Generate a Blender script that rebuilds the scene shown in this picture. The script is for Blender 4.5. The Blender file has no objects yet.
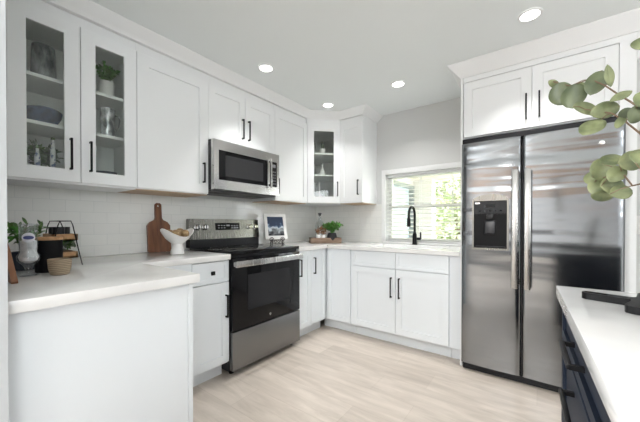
import bpy, bmesh, math, random
from mathutils import Vector, Matrix
random.seed(7)
PI = math.pi
S = bpy.context.scene
COL = S.collection

# ------------------------------------------------------------------ camera, light, exposure
cd = bpy.data.cameras.new('camera')
cam = bpy.data.objects.new('camera', cd); COL.objects.link(cam)
cam.location = (2.466, -3.200, 1.1395)
cam.rotation_euler = (math.radians(90 - 0.41), 0, math.radians(36.67))
cd.sensor_width = 36; cd.lens = 294.3 * 36 / 640
cd.shift_x = -0.001; cd.shift_y = 0.0228; cd.clip_start = 0.02
S.camera = cam
S.view_settings.view_transform = 'Standard'; S.view_settings.look = 'None'
S.view_settings.gamma = 1; S.view_settings.use_curve_mapping = False
S.view_settings.exposure = 0.36

W = bpy.data.worlds.new('world'); S.world = W; W.use_nodes = True
bg = W.node_tree.nodes['Background']
bg.inputs['Color'].default_value = (0.93, 0.96, 1.0, 1); bg.inputs['Strength'].default_value = 7.5

def lamp(name, kind, loc, rot, power, color=(1, 1, 1), **kw):
    d = bpy.data.lights.new(name, kind); d.energy = power; d.color = color
    for k, v in kw.items(): setattr(d, k, v)
    o = bpy.data.objects.new(name, d); COL.objects.link(o); o.location = loc; o.rotation_euler = rot
    return o
lamp('sun', 'SUN', (0, 6, 8), (math.radians(40), math.radians(22), 0), 5.5, (1, .96, .9), angle=0.02)
# fill panels added in the unseen wall openings behind the camera
lamp('fill_side', 'AREA', (4.96, -4.6, 1.8), (0, PI / 2, 0), 6, (0.97, 0.985, 1), shape='RECTANGLE', size=.6, size_y=1.8)
lamp('fill_left', 'AREA', (.04, -5.3, 1.48), (0, -PI / 2, 0), 112, (0.97, 0.985, 1), shape='RECTANGLE', size=1.2, size_y=1.8)
def aim(p, q): return (Vector(q) - Vector(p)).to_track_quat('-Z', 'Y').to_euler()
TP = (2.3, -4.5, 2.30)      # added fill spot, unseen behind the camera, turned to the kitchen
lamp('fill_spot', 'SPOT', TP, aim(TP, (1.65, -.75, .3)), 170, (1, .995, .985), spot_size=math.radians(40), spot_blend=.8, shadow_soft_size=.18)
CANS = [(0.683, -1.546), (0.656, -0.638), (1.435, -0.646), (2.413, -1.013)]

# ------------------------------------------------------------------ materials
def mat(name, color=(.8, .8, .8), rough=.5, metal=0, coat=0, spec=None):
    m = bpy.data.materials.new(name); m.use_nodes = True
    b = m.node_tree.nodes['Principled BSDF']
    b.inputs['Base Color'].default_value = (*color, 1); b.inputs['Roughness'].default_value = rough
    b.inputs['Metallic'].default_value = metal; b.inputs['Coat Weight'].default_value = coat
    if spec is not None: b.inputs['Specular IOR Level'].default_value = spec
    return m
def nodes(m): return m.node_tree.nodes, m.node_tree.links, m.node_tree.nodes['Principled BSDF']
def mottled(m, c1, c2, scale=(1, 1, 1), nscale=4, detail=4, bump=0, p0=.3, p1=.7):
    N, L, b = nodes(m)
    tc = N.new('ShaderNodeTexCoord'); mp = N.new('ShaderNodeMapping'); mp.inputs['Scale'].default_value = scale
    nz = N.new('ShaderNodeTexNoise'); nz.inputs['Scale'].default_value = nscale; nz.inputs['Detail'].default_value = detail
    cr = N.new('ShaderNodeValToRGB'); cr.color_ramp.elements[0].position = p0; cr.color_ramp.elements[1].position = p1
    cr.color_ramp.elements[0].color = (*c1, 1); cr.color_ramp.elements[1].color = (*c2, 1)
    L.new(tc.outputs['Object'], mp.inputs['Vector']); L.new(mp.outputs[0], nz.inputs['Vector'])
    L.new(nz.outputs['Fac'], cr.inputs['Fac']); L.new(cr.outputs[0], b.inputs['Base Color'])
    if bump:
        bp = N.new('ShaderNodeBump'); bp.inputs['Strength'].default_value = bump; bp.inputs['Distance'].default_value = .01
        L.new(nz.outputs['Fac'], bp.inputs['Height']); L.new(bp.outputs[0], b.inputs['Normal'])
    return m
M = {}
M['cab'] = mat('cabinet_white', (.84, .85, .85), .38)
M['cab_shaded'] = mat('cabinet_white_shaded', (.79, .825, .85), .38)  # same paint as the wall cabinets, its lower shade put into the colour
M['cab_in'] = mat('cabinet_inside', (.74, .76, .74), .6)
M['ceiling'] = mat('ceiling_paint', (.83, .86, .855), .9)
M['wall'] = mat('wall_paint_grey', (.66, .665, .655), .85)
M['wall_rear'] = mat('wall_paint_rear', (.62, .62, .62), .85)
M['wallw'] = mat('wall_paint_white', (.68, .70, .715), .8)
M['trim'] = mat('trim_white', (.83, .835, .83), .45)
M['black'] = mat('black_metal', (.008, .008, .009), .42, spec=.14)
M['blackg'] = mat('black_glass', (.005, .005, .006), .06, spec=.22)
M['blackgm'] = mat('black_glass_window', (.016, .016, .018), .09, spec=.25)
M['blackp'] = mat('black_plastic', (.02, .02, .022), .35, spec=.22)
M['dgrey'] = mat('dark_grey_case', (.06, .06, .062), .5)
M['navy'] = mat('navy_cabinet', (.013, .018, .030), .5, spec=.08)
M['chrome'] = mat('chrome', (.8, .8, .8), .12, 1)
M['quartz'] = mottled(mat('quartz_white', (.8, .8, .8), .09), (.76, .755, .74), (.83, .825, .81), nscale=7, detail=6)
M['white_c'] = mat('white_ceramic', (.82, .81, .79), .3)
M['blue_c'] = mottled(mat('blue_ceramic', (.05, .09, .18), .2, spec=.25), (.008, .02, .06), (.05, .10, .24), nscale=25)
M['slate'] = mat('dark_slate_ceramic', (.05, .06, .08), .25)
M['wood_b'] = mottled(mat('board_wood', (.3, .13, .06), .35), (.10, .036, .016), (.25, .10, .045), scale=(9, 9, 1.0), nscale=4, detail=6)
M['wood_o'] = mottled(mat('acacia_wood', (.35, .17, .08), .4), (.20, .08, .035), (.34, .155, .075), scale=(8, 8, 1), nscale=4, detail=5)
M['wood_t'] = mottled(mat('tray_wood', (.4, .22, .1), .5), (.36, .19, .08), (.52, .30, .14), scale=(2, 9, 9), nscale=6, detail=5)
M['ply'] = mottled(mat('plywood', (.5, .36, .24), .6), (.44, .31, .20), (.56, .42, .29), scale=(1, 8, 8), nscale=5)
M['wood_k'] = mottled(mat('crate_wood', (.2, .13, .09), .7), (.16, .10, .065), (.30, .21, .15), scale=(2, 2, 12), nscale=5, detail=5)
M['leaf'] = mottled(mat('leaf_green', (.06, .14, .03), .5), (.035, .09, .02), (.13, .24, .06), nscale=30)
M['leaf_b'] = mottled(mat('leaf_bright', (.07, .25, .03), .5), (.04, .16, .02), (.12, .36, .06), nscale=30)
M['leaf_s'] = mottled(mat('leaf_sage', (.12, .16, .1), .55), (.08, .11, .07), (.20, .25, .17), nscale=30)
M['euc'] = mottled(mat('eucalyptus_leaf', (.2, .25, .1), .5), (.07, .09, .038), (.21, .23, .11), nscale=28, detail=3)
M['euc_d'] = mottled(mat('eucalyptus_leaf_dark', (.1, .13, .07), .5), (.045, .06, .03), (.11, .13, .065), nscale=30)
M['twig'] = mat('twig_brown', (.12, .075, .045), .7)
M['moss'] = mottled(mat('dried_ball', (.3, .2, .1), .8), (.17, .10, .045), (.42, .30, .16), nscale=60, bump=.5)
M['dried'] = mottled(mat('dried_flower', (.4, .17, .06), .8), (.30, .11, .035), (.50, .24, .10), nscale=40)
M['emit'] = mat('lamp_glow'); _e = M['emit'].node_tree.nodes['Principled BSDF']
_e.inputs['Emission Color'].default_value = (1, .98, .95, 1); _e.inputs['Emission Strength'].default_value = 6

def stainless(name, col=(.56, .565, .57), rough=.24, wave=0.0, scale=(1, 1, 1)):
    m = mat(name, col, rough, 1)
    N, L, b = nodes(m)
    tc = N.new('ShaderNodeTexCoord'); mp = N.new('ShaderNodeMapping'); mp.inputs['Scale'].default_value = (90, 90, 2)
    nz = N.new('ShaderNodeTexNoise'); nz.inputs['Scale'].default_value = 1; nz.inputs['Detail'].default_value = 2
    L.new(tc.outputs['Object'], mp.inputs['Vector']); L.new(mp.outputs[0], nz.inputs['Vector'])
    mr = N.new('ShaderNodeMapRange'); mr.inputs['To Min'].default_value = rough - .012; mr.inputs['To Max'].default_value = rough + .015
    L.new(nz.outputs['Fac'], mr.inputs['Value']); L.new(mr.outputs[0], b.inputs['Roughness'])
    if wave:
        m2 = N.new('ShaderNodeMapping'); m2.inputs['Scale'].default_value = scale
        n2 = N.new('ShaderNodeTexNoise'); n2.inputs['Scale'].default_value = 1; n2.inputs['Detail'].default_value = 1.5
        bp = N.new('ShaderNodeBump'); bp.inputs['Strength'].default_value = 1; bp.inputs['Distance'].default_value = wave
        L.new(tc.outputs['Object'], m2.inputs['Vector']); L.new(m2.outputs[0], n2.inputs['Vector'])
        sx = N.new('ShaderNodeSeparateXYZ'); L.new(tc.outputs['Object'], sx.inputs[0])
        rg_ = N.new('ShaderNodeMapRange'); rg_.interpolation_type = 'SMOOTHSTEP'; rg_.inputs['From Min'].default_value = .75; rg_.inputs['From Max'].default_value = 1.4
        rg_.inputs['To Min'].default_value = .3; rg_.inputs['To Max'].default_value = 1.15
        mu = N.new('ShaderNodeMath'); mu.operation = 'MULTIPLY'
        L.new(sx.outputs['Z'], rg_.inputs['Value']); L.new(n2.outputs['Fac'], mu.inputs[0]); L.new(rg_.outputs[0], mu.inputs[1])
        L.new(mu.outputs[0], bp.inputs['Height']); L.new(bp.outputs[0], b.inputs['Normal'])
    return m
M['steel'] = stainless('stainless_steel', (.50, .495, .485), .27)
M['steel_d'] = stainless('stainless_drawer', (.235, .235, .235), .32)
M['steel_g'] = stainless('stainless_guard', (.25, .245, .225), .27)
M['steel_m'] = stainless('stainless_microwave', (.62, .61, .60), .2)
M['steel_f'] = stainless('stainless_fridge', (.265, .275, .285), .15, wave=.016, scale=(.9, 1, 7))

def glass(name, tint=(.86, .88, .87), refl=.5, base=.03):
    m = bpy.data.materials.new(name); m.use_nodes = True
    N = m.node_tree.nodes; L = m.node_tree.links; N.clear()
    o = N.new('ShaderNodeOutputMaterial'); mx = N.new('ShaderNodeMixShader'); t = N.new('ShaderNodeBsdfTransparent')
    g = N.new('ShaderNodeBsdfGlossy'); lw = N.new('ShaderNodeLayerWeight'); lw.inputs['Blend'].default_value = .5
    pw = N.new('ShaderNodeMath'); pw.operation = 'POWER'; pw.inputs[1].default_value = 4
    f = N.new('ShaderNodeMath'); f.operation = 'MULTIPLY_ADD'; f.inputs[1].default_value = refl; f.inputs[2].default_value = base
    L.new(lw.outputs['Facing'], pw.inputs[0]); L.new(pw.outputs[0], f.inputs[0])
    t.inputs['Color'].default_value = (*tint, 1); g.inputs['Roughness'].default_value = .02
    g.inputs['Color'].default_value = (1, 1, 1, 1)
    L.new(f.outputs[0], mx.inputs[0]); L.new(t.outputs[0], mx.inputs[1]); L.new(g.outputs[0], mx.inputs[2]); L.new(mx.outputs[0], o.inputs[0])
    return m
M['glass_cab'] = glass('cabinet_glass', (.92, .935, .92))
M['glass_win'] = glass('window_glass', (.97, .98, .98))
M['glass_jar'] = glass('clear_jar_glass', (.93, .945, .95), .8, .07)
M['crystal'] = mottled(mat('silver_crystal', (.5, .5, .5), .18, .5), (.16, .17, .18), (.75, .76, .78), scale=(1, 1, .6), nscale=28, bump=.6, p0=.4, p1=.62)
M['silver'] = mottled(mat('silver_mottled_glaze', (.4, .4, .42), .2, .3), (.09, .10, .11), (.50, .52, .55), scale=(1, 1, .4), nscale=22, p0=.35, p1=.72)

def tile_mat(name, ax):
    m = mat(name, (.80, .81, .80), .07)
    N, L, b = nodes(m)
    tc = N.new('ShaderNodeTexCoord'); sp = N.new('ShaderNodeSeparateXYZ'); cb = N.new('ShaderNodeCombineXYZ')
    L.new(tc.outputs['Object'], sp.inputs[0]); L.new(sp.outputs[ax], cb.inputs['X']); L.new(sp.outputs['Z'], cb.inputs['Y'])
    br = N.new('ShaderNodeTexBrick'); br.inputs['Scale'].default_value = 1
    br.inputs['Brick Width'].default_value = .152; br.inputs['Row Height'].default_value = .076
    br.inputs['Mortar Size'].default_value = .0016; br.inputs['Mortar Smooth'].default_value = .5; br.inputs['Bias'].default_value = 0
    br.inputs['Color1'].default_value = (.80, .80, .77, 1); br.inputs['Color2'].default_value = (.84, .84, .81, 1); br.inputs['Mortar'].default_value = (.70, .71, .69, 1)
    L.new(cb.outputs[0], br.inputs['Vector']); L.new(br.outputs['Color'], b.inputs['Base Color'])
    nz = N.new('ShaderNodeTexNoise'); nz.inputs['Scale'].default_value = 9; L.new(tc.outputs['Object'], nz.inputs['Vector'])
    ad = N.new('ShaderNodeMath'); ad.operation = 'MULTIPLY_ADD'; ad.inputs[1].default_value = -.6
    L.new(br.outputs['Fac'], ad.inputs[0]); L.new(nz.outputs['Fac'], ad.inputs[2])
    bp = N.new('ShaderNodeBump'); bp.inputs['Strength'].default_value = .35; bp.inputs['Distance'].default_value = .004
    L.new(ad.outputs[0], bp.inputs['Height']); L.new(bp.outputs[0], b.inputs['Normal'])
    return m
M['tile_y'] = tile_mat('subway_tile_side', 'Y'); M['tile_x'] = tile_mat('subway_tile_back', 'X')

def floor_mat():
    m = mat('floor_travertine', (.6, .52, .44), .38)
    N, L, b = nodes(m)
    tc = N.new('ShaderNodeTexCoord')
    br = N.new('ShaderNodeTexBrick'); br.inputs['Scale'].default_value = 1; br.offset = .33
    br.inputs['Brick Width'].default_value = .92; br.inputs['Row Height'].default_value = .23; br.inputs['Mortar Size'].default_value = .0016
    br.inputs['Color1'].default_value = (.50, .44, .385, 1); br.inputs['Color2'].default_value = (.59, .525, .465, 1); br.inputs['Mortar'].default_value = (.47, .41, .35, 1)
    L.new(tc.outputs['Object'], br.inputs['Vector'])
    mp = N.new('ShaderNodeMapping'); mp.inputs['Scale'].default_value = (1.6, 9, 1); L.new(tc.outputs['Object'], mp.inputs['Vector'])
    nz = N.new('ShaderNodeTexNoise'); nz.inputs['Scale'].default_value = 1.6; nz.inputs['Detail'].default_value = 7; nz.inputs['Roughness'].default_value = .62; nz.inputs['Distortion'].default_value = .5
    L.new(mp.outputs[0], nz.inputs['Vector'])
    cr = N.new('ShaderNodeValToRGB'); cr.color_ramp.elements[0].position = .32; cr.color_ramp.elements[1].position = .68
    cr.color_ramp.elements[0].color = (.80, .79, .77, 1); cr.color_ramp.elements[1].color = (1.10, 1.10, 1.10, 1)
    L.new(nz.outputs['Fac'], cr.inputs[0])
    mx = N.new('ShaderNodeMix'); mx.data_type = 'RGBA'; mx.blend_type = 'MULTIPLY'; mx.inputs[0].default_value = 1
    L.new(br.outputs['Color'], mx.inputs[6]); L.new(cr.outputs[0], mx.inputs[7]); L.new(mx.outputs[2], b.inputs['Base Color'])
    return m
M['floor'] = floor_mat()

def picture_mat():
    m = mat('photo_print', (.3, .35, .4), .25)
    N, L, b = nodes(m)
    tc = N.new('ShaderNodeTexCoord'); sp = N.new('ShaderNodeSeparateXYZ'); L.new(tc.outputs['Generated'], sp.inputs[0])
    nz = N.new('ShaderNodeTexNoise'); nz.inputs['Scale'].default_value = 5; nz.inputs['Detail'].default_value = 6; L.new(tc.outputs['Generated'], nz.inputs['Vector'])
    ad = N.new('ShaderNodeMath'); ad.operation = 'MULTIPLY_ADD'; ad.inputs[1].default_value = .8
    L.new(nz.outputs['Fac'], ad.inputs[0]); L.new(sp.outputs['Z'], ad.inputs[2])
    cr = N.new('ShaderNodeValToRGB'); e = cr.color_ramp.elements
    e[0].position = .40; e[0].color = (.02, .022, .028, 1); e[1].position = 1.45 / 1.45; e[1].color = (.03, .05, .10, 1)
    x = e.new(.62); x.color = (.16, .17, .18, 1)
    x = e.new(.80); x.color = (.62, .68, .74, 1)
    x = e.new(.92); x.color = (.12, .19, .30, 1)
    L.new(ad.outputs[0], cr.inputs[0]); L.new(cr.outputs[0], b.inputs['Base Color'])
    return m
M['picture'] = picture_mat()
def weave_mat():
    m = mat('woven_rope', (.36, .28, .19), .8)
    N, L, b = nodes(m)
    tc = N.new('ShaderNodeTexCoord'); wv = N.new('ShaderNodeTexWave'); wv.bands_direction = 'Z'; wv.inputs['Scale'].default_value = 40; wv.inputs['Distortion'].default_value = 2
    L.new(tc.outputs['Object'], wv.inputs['Vector'])
    cr = N.new('ShaderNodeValToRGB'); cr.color_ramp.elements[0].color = (.24, .18, .115, 1); cr.color_ramp.elements[1].color = (.42, .335, .235, 1)
    L.new(wv.outputs['Fac'], cr.inputs[0]); L.new(cr.outputs[0], b.inputs['Base Color'])
    bp = N.new('ShaderNodeBump'); bp.inputs['Strength'].default_value = .5; bp.inputs['Distance'].default_value = .004
    L.new(wv.outputs['Fac'], bp.inputs['Height']); L.new(bp.outputs[0], b.inputs['Normal'])
    return m
M['weave'] = weave_mat()

# ------------------------------------------------------------------ mesh helpers
class MB:
    def __init__(s): s.bm = bmesh.new(); s.mi = 0
    def _tag(s, fs):
        for f in fs: f.material_index = s.mi
    def box(s, x0, y0, z0, x1, y1, z1, bev=0, seg=2, mtx=None):
        t = bmesh.new(); bmesh.ops.create_cube(t, size=1)
        for v in t.verts:
            v.co = Vector(((x0 + x1) / 2 + v.co.x * (x1 - x0), (y0 + y1) / 2 + v.co.y * (y1 - y0), (z0 + z1) / 2 + v.co.z * (z1 - z0)))
        if bev: bmesh.ops.bevel(t, geom=t.edges[:], offset=bev, segments=seg, affect='EDGES', profile=.5)
        s.merge(t, mtx); return s
    def merge(s, t, mtx=None):
        if mtx is not None: t.transform(mtx)
        mp = {}
        for v in t.verts: mp[v] = s.bm.verts.new(v.co)
        for f in t.faces:
            try: n = s.bm.faces.new([mp[v] for v in f.verts]); n.material_index = s.mi
            except ValueError: pass
        t.free()
    def prism(s, poly, z0, z1, bev=0):
        t = bmesh.new()
        a = [t.verts.new((x, y, z0)) for x, y in poly]; b = [t.verts.new((x, y, z1)) for x, y in poly]; n = len(poly)
        t.faces.new(a[::-1]); t.faces.new(b)
        for i in range(n): t.faces.new((a[i], a[(i + 1) % n], b[(i + 1) % n], b[i]))
        bmesh.ops.recalc_face_normals(t, faces=t.faces[:])
        if bev: bmesh.ops.bevel(t, geom=t.edges[:], offset=bev, segments=2, affect='EDGES', profile=.5)
        s.merge(t); return s
    def ring(s, pts): return [s.bm.verts.new(p) for p in pts]
    def bridge(s, a, b):
        n = len(a)
        for i in range(n):
            f = s.bm.faces.new((a[i], a[(i + 1) % n], b[(i + 1) % n], b[i])); f.material_index = s.mi
    def lathe(s, prof, c=(0, 0, 0), seg=28, fn=None, cap0=True, cap1=True):
        rs = []
        for r, z in prof:
            pts = []
            for k in range(seg):
                a = 2 * PI * k / seg; p = Vector((r * math.cos(a), r * math.sin(a), z))
                if fn: p = fn(p, a)
                pts.append(p + Vector(c))
            rs.append(s.ring(pts))
        for a, b in zip(rs, rs[1:]): s.bridge(a, b)
        if cap0: f = s.bm.faces.new(rs[0][::-1]); f.material_index = s.mi
        if cap1: f = s.bm.faces.new(rs[-1]); f.material_index = s.mi
        return s
    def tube(s, pts, r, seg=10):
        pts = [Vector(p) for p in pts]; n = len(pts); rad = r if isinstance(r, (list, tuple)) else [r] * n
        up = Vector((0, 0, 1)); prev = None; rs = []
        for i, p in enumerate(pts):
            d = (pts[min(i + 1, n - 1)] - pts[max(i - 1, 0)]).normalized()
            u = prev if prev is not None else (up if abs(d.z) < .9 else Vector((1, 0, 0)))
            u = (u - d * u.dot(d)).normalized(); w = d.cross(u); prev = u
            rs.append(s.ring([p + (u * math.cos(2 * PI * k / seg) + w * math.sin(2 * PI * k / seg)) * rad[i] for k in range(seg)]))
        for a, b in zip(rs, rs[1:]): s.bridge(a, b)
        f = s.bm.faces.new(rs[0][::-1]); f.material_index = s.mi
        f = s.bm.faces.new(rs[-1]); f.material_index = s.mi
        return s
    def sphere(s, c, r, seg=14, sc=(1, 1, 1)):
        t = bmesh.new(); bmesh.ops.create_uvsphere(t, u_segments=seg, v_segments=seg // 2 + 2, radius=r)
        s.merge(t, Matrix.Translation(c) @ Matrix.Diagonal((*sc, 1))); return s
    def leaf(s, c, ln, wd, ax, nr, cup=.12, pts=9, round_=.5, th=.0006):
        ax = Vector(ax).normalized(); nr = Vector(nr); nr = (nr - ax * nr.dot(ax)).normalized(); sd = nr.cross(ax); c = Vector(c)
        top = []; ctr = []
        def P(u, v): return c + ax * (u * ln) + sd * (v * wd) + nr * (cup * ln * (abs(v) * 1.2 + .8 * u * u - .2))
        n = pts; L = []; R = []; C = []
        for i in range(n):
            t = i / (n - 1); u = t - .5; w = .5 * (math.sin(PI * t) ** round_) if 0 < i < n - 1 else 0
            C.append(P(u, 0)); L.append(P(u, w)); R.append(P(u, -w))
        cv = s.ring(C); lv = s.ring(L[1:-1]); rv = s.ring(R[1:-1])
        def q(*v):
            f = s.bm.faces.new(v); f.material_index = s.mi
        for i in range(n - 1):
            for sv, fl in ((lv, 0), (rv, 1)):
                if i == 0: v = (cv[0], cv[1], sv[0])
                elif i == n - 2: v = (cv[i], cv[n - 1], sv[i - 1])
                else: v = (cv[i], cv[i + 1], sv[i], sv[i - 1])
                q(*(v[::-1] if fl else v))
        return s
    def build(s, name, m, parent=None, loc=(0, 0, 0), rotz=0, smooth=True, recalc=True, solid=0):
        if recalc: bmesh.ops.recalc_face_normals(s.bm, faces=s.bm.faces[:])
        me = bpy.data.meshes.new(name); s.bm.to_mesh(me); s.bm.free()
        for x in (m if isinstance(m, (list, tuple)) else [m]): me.materials.append(x)
        if smooth:
            for p in me.polygons: p.use_smooth = True
            me.set_sharp_from_angle(angle=math.radians(35))
        o = bpy.data.objects.new(name, me); COL.objects.link(o)
        o.location = loc; o.rotation_euler = (0, 0, rotz)
        if parent: o.parent = parent
        if solid:
            md = o.modifiers.new('solid', 'SOLIDIFY'); md.thickness = solid
        return o
def thing(name, label, cat, loc=(0, 0, 0), rotz=0, group=None):
    o = bpy.data.objects.new(name, None); COL.objects.link(o); o.empty_display_size = .1
    o.location = loc; o.rotation_euler = (0, 0, rotz); return tag(o, label, cat, group)
def tag(o, label, cat, group=None):
    o['label'] = label; o['category'] = cat
    if group: o['group'] = group
    return o
def struct(o): o['kind'] = 'structure'; return o
def sbox(name, m, *a, parent=None, bev=0):
    o = MB().box(*a, bev=bev).build(name, m, parent)
    return o if parent else struct(o)

# ------------------------------------------------------------------ the room
H = 2.40
sbox('floor', M['floor'], 0, -7, -.08, 5, .0, 0)
sbox('ceiling', M['ceiling'], -.1, -7.1, H, 5.1, .14, H + .1)
b = MB(); b.box(-.1, -4.2, 0, 0, .14, H); b.box(-.1, -7.1, 0, 0, -6.4, H); b.box(-.1, -6.4, 0, 0, -4.2, .8); b.box(-.1, -6.4, 2.15, 0, -4.2, H)
struct(b.build('wall_left', M['wall'], smooth=False))
WX0, WX1, WZ0, WZ1 = 1.032, 1.90, .935, 1.700
b = MB(); b.box(0, 0, 0, WX0, .14, H); b.box(WX1, 0, 0, 5, .14, H); b.box(WX0, 0, 0, WX1, .14, WZ0); b.box(WX0, 0, WZ1, WX1, .14, H)
struct(b.build('wall_back', M['wall'], smooth=False))
b = MB(); b.box(5, -7.1, 0, 5.1, -5.6, H); b.box(5, -3.6, 0, 5.1, .14, H); b.box(5, -5.6, 0, 5.1, -3.6, 1.45); b.box(5, -5.6, 2.15, 5.1, -3.6, H)
struct(b.build('wall_right', M['wallw'], smooth=False))
b = MB(); b.box(0, -7.1, .62, 5, -7, H); b.mi = 1; b.box(0, -7.1, 0, 5, -7, .62)
struct(b.build('wall_rear', [M['wall_rear'], mat('reflection_dark_band', (.07, .07, .075), .6)], smooth=False))  # dark lower band is unseen, added for the refrigerator to reflect
sbox('reflection_strip', mat('reflection_wood', (.50, .25, .11), .5), .3, -7.0, 1.85, 4.8, -6.86, 2.12)  # made-up wood strip, there only to tint the refrigerator's reflection
# short wall beside the camera that ends the left run, and the wall right of the refrigerator
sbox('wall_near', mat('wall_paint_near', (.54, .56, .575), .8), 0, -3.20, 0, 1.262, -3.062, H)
sbox('wall_refrigerator', M['wall'], 2.935, -.585, 0, 5, -.0, H)
sbox('trim_1', M['trim'], 2.935, -.62, 2.135, 4.6, -.585, H)
# tiled splashbacks
sbox('wall_tile_left', M['tile_y'], 0, -3.0615, .9142, .008, -.008, 1.369)
b = MB(); b.box(.008, -.008, .9142, .985, 0, 1.369)
struct(b.build('wall_tile_back', M['tile_x'], smooth=False))

def sweep(path, prof, name, m):
    b = MB(); n = len(path); rs = []
    P = [Vector((x, y)) for x, y in path]
    for i in range(n):
        d0 = (P[i] - P[i - 1]).normalized() if i else (P[1] - P[0]).normalized()
        d1 = (P[i + 1] - P[i]).normalized() if i < n - 1 else d0
        n0 = Vector((d0.y, -d0.x)); n1 = Vector((d1.y, -d1.x)); mt = (n0 + n1).normalized(); k = 1 / max(.3, mt.dot(n0))
        rs.append(b.ring([(P[i].x + mt.x * o * k, P[i].y + mt.y * o * k, z) for o, z in prof]))
    for a, c in zip(rs, rs[1:]): b.bridge(a, c)
    b.bm.faces.new(rs[0][::-1]); b.bm.faces.new(rs[-1])
    return struct(b.build(name, m))
def crown(z0, z1, d):
    h = z1 - z0
    return [(-.02, z0), (.008, z0), (.010, z0 + .10 * h), (.35 * d, z0 + .30 * h), (.72 * d, z0 + .62 * h), (d, z0 + .92 * h), (d, z1), (-.02, z1)]
sweep([(.352, -3.0615), (.352, -.611), (.611, -.352), (.916, -.352), (.916, 0)], crown(2.328, 2.399, .075), 'trim_2', M['trim'])
sweep([(1.955, -.0), (1.955, -.622), (4.6, -.622)], crown(2.30, 2.399, .085), 'trim_3', M['trim'])

# window: casing, frame, sashes and panes
wn = bpy.data.objects.new('window_1', None); COL.objects.link(wn); wn['kind'] = 'structure'
b = MB(); b.box(.985, -.022, .935, WX0, 0, 1.755, .003); b.box(WX0, -.022, WZ1, 1.945, 0, 1.755, .003); b.box(WX1, -.022, .935, 1.945, 0, WZ1, .003)
b.build('window_frame', M['trim'], wn)
MB().box(.985, -.035, .9145, 1.945, .13, .935, .003).build('window_sill', M['trim'], wn)
b = MB()
for (x0, z0, x1, z1, y0, y1) in [(WX0, .935, WX0 + .035, WZ1, .09, .13), (WX1 - .035, .935, WX1, WZ1, .09, .13), (WX0, .935, WX1, .965, .09, .13), (WX0, WZ1 - .03, WX1, WZ1, .09, .13), (WX0, 1.315, WX1, 1.35, .082, .125)]:
    b.box(x0, y0, z0, x1, y1, z1)
b.box(1.44, .07, 1.352, 1.50, .10, 1.366, .003)
b.build('window_sash', M['trim'], wn)
MB().box(WX0 + .03, .108, .96, WX1 - .03, .112, 1.67).build('window_pane', M['glass_win'], wn)

# ------------------------------------------------------------------ outside
M['stucco'] = mat('stucco_white', (.80, .77, .74), .9)
M['soffit'] = mat('soffit_cream', (.80, .74, .65), .8)
M['fr_grey'] = mat('frame_grey', (.30, .32, .33), .5)
M['lawn'] = mottled(mat('lawn', (.2, .3, .08), .9), (.16, .24, .06), (.34, .42, .15), nscale=6)
M['patio'] = mat('patio_concrete', (.62, .60, .56), .85)
M['roofc'] = mottled(mat('roof_tan', (.6, .48, .4), .85), (.50, .40, .33), (.68, .58, .50), scale=(1, 1, 6), nscale=3)
sbox('ground_outside', M['lawn'], -14, .14, -.3, 16, 24, -.1)
sbox('patio_slab', M['patio'], -1.5, .14, -.1, 4.5, 2.6, -.04)
b = MB(); b.box(-1.2, .14, -.04, .62, 1.0, 1.92); b.box(-1.2, 2.1, -.04, .95, 2.3, 1.92); b.box(.5, 1.0, -.04, .62, 2.1, .75); b.box(.5, 1.0, 1.82, .62, 2.1, 1.92)
struct(b.build('wall_patio', M['stucco'], smooth=False))
struct(MB().box(-1.5,   .14, 1.92, 4.5, 2.45, 2.06).build('patio_soffit', M['soffit'], smooth=False))
b = MB(); b.box(.48, 1.0, .75, .64, 1.07, 1.82); b.box(.48, 2.03, .75, .64, 2.1, 1.82); b.box(.48, 1.07, .75, .64, 2.03, .81); b.box(.48, 1.07, 1.76, .64, 2.03, 1.82)
w2 = struct(b.build('window_2', M['fr_grey'], smooth=False))
MB().box(.555, 1.07, .81, .565, 2.03, 1.76).build('window_pane', mat('sky_glass', (.55, .66, .76), .08), w2)

def foliage(name, mats, c, rad, n, ln, parent, seed, flat=1.0):
    r = random.Random(seed); b = MB()
    for i in range(n):
        while True:
            v = Vector((r.uniform(-1, 1), r.uniform(-1, 1), r.uniform(-1, 1)))
            if .35 < v.length < 1: break
        p = Vector(c) + Vector((v.x * rad[0], v.y * rad[1], v.z * rad[2]))
        ax = (v + Vector((r.gauss(0, .7), r.gauss(0, .7), r.gauss(0, .7)))).normalized()
        nr = Vector((r.gauss(0, 1), r.gauss(0, 1), r.gauss(.8, 1)))
        b.mi = r.randrange(len(mats)); b.leaf(p, ln * r.uniform(.7, 1.3), ln * r.uniform(.35, .55), ax, nr, pts=5)
    return b.build(name, mats, parent, recalc=False)
def tree(name, label, loc, h, rad, n, ln, mats, seed):
    t = thing(name, label, 'tree', loc)
    MB().tube([(0, 0, 0), (.05, .02, h * .4), (-.03, .0, h * .75), (0, 0, h)], [.11, .08, .06, .02], 10).build('trunk', M['twig'], t)
    foliage('crown', mats, (0, 0, h), rad, n, ln, t, seed)
    return t
M['leaf_o'] = mottled(mat('tree_leaf', (.16, .24, .08), .6), (.16, .20, .09), (.34, .40, .22), nscale=3)
M['leaf_o2'] = mottled(mat('tree_leaf_pale', (.3, .36, .2), .6), (.30, .33, .20), (.50, .53, .38), nscale=3)
tree('garden_tree', 'dense green tree seen through the blind beside the white patio wall', (.55, 5.9, -.1), 2.0, (.95, .9, 1.9), 2600, .17, [M['leaf_o'], M['leaf_o2']], 3)
tree('garden_tree', 'paler loose tree at the right edge of the window, before the tan house', (2.6, 7.2, -.1), 2.5, (.9, .9, 1.1), 700, .16, [M['leaf_o2'], M['leaf_o']], 5)
sh = thing('shrub', 'low yellow-green shrub seen low in the window, beneath the trees', 'shrub', (1.6, 4.0, -.1))
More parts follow.
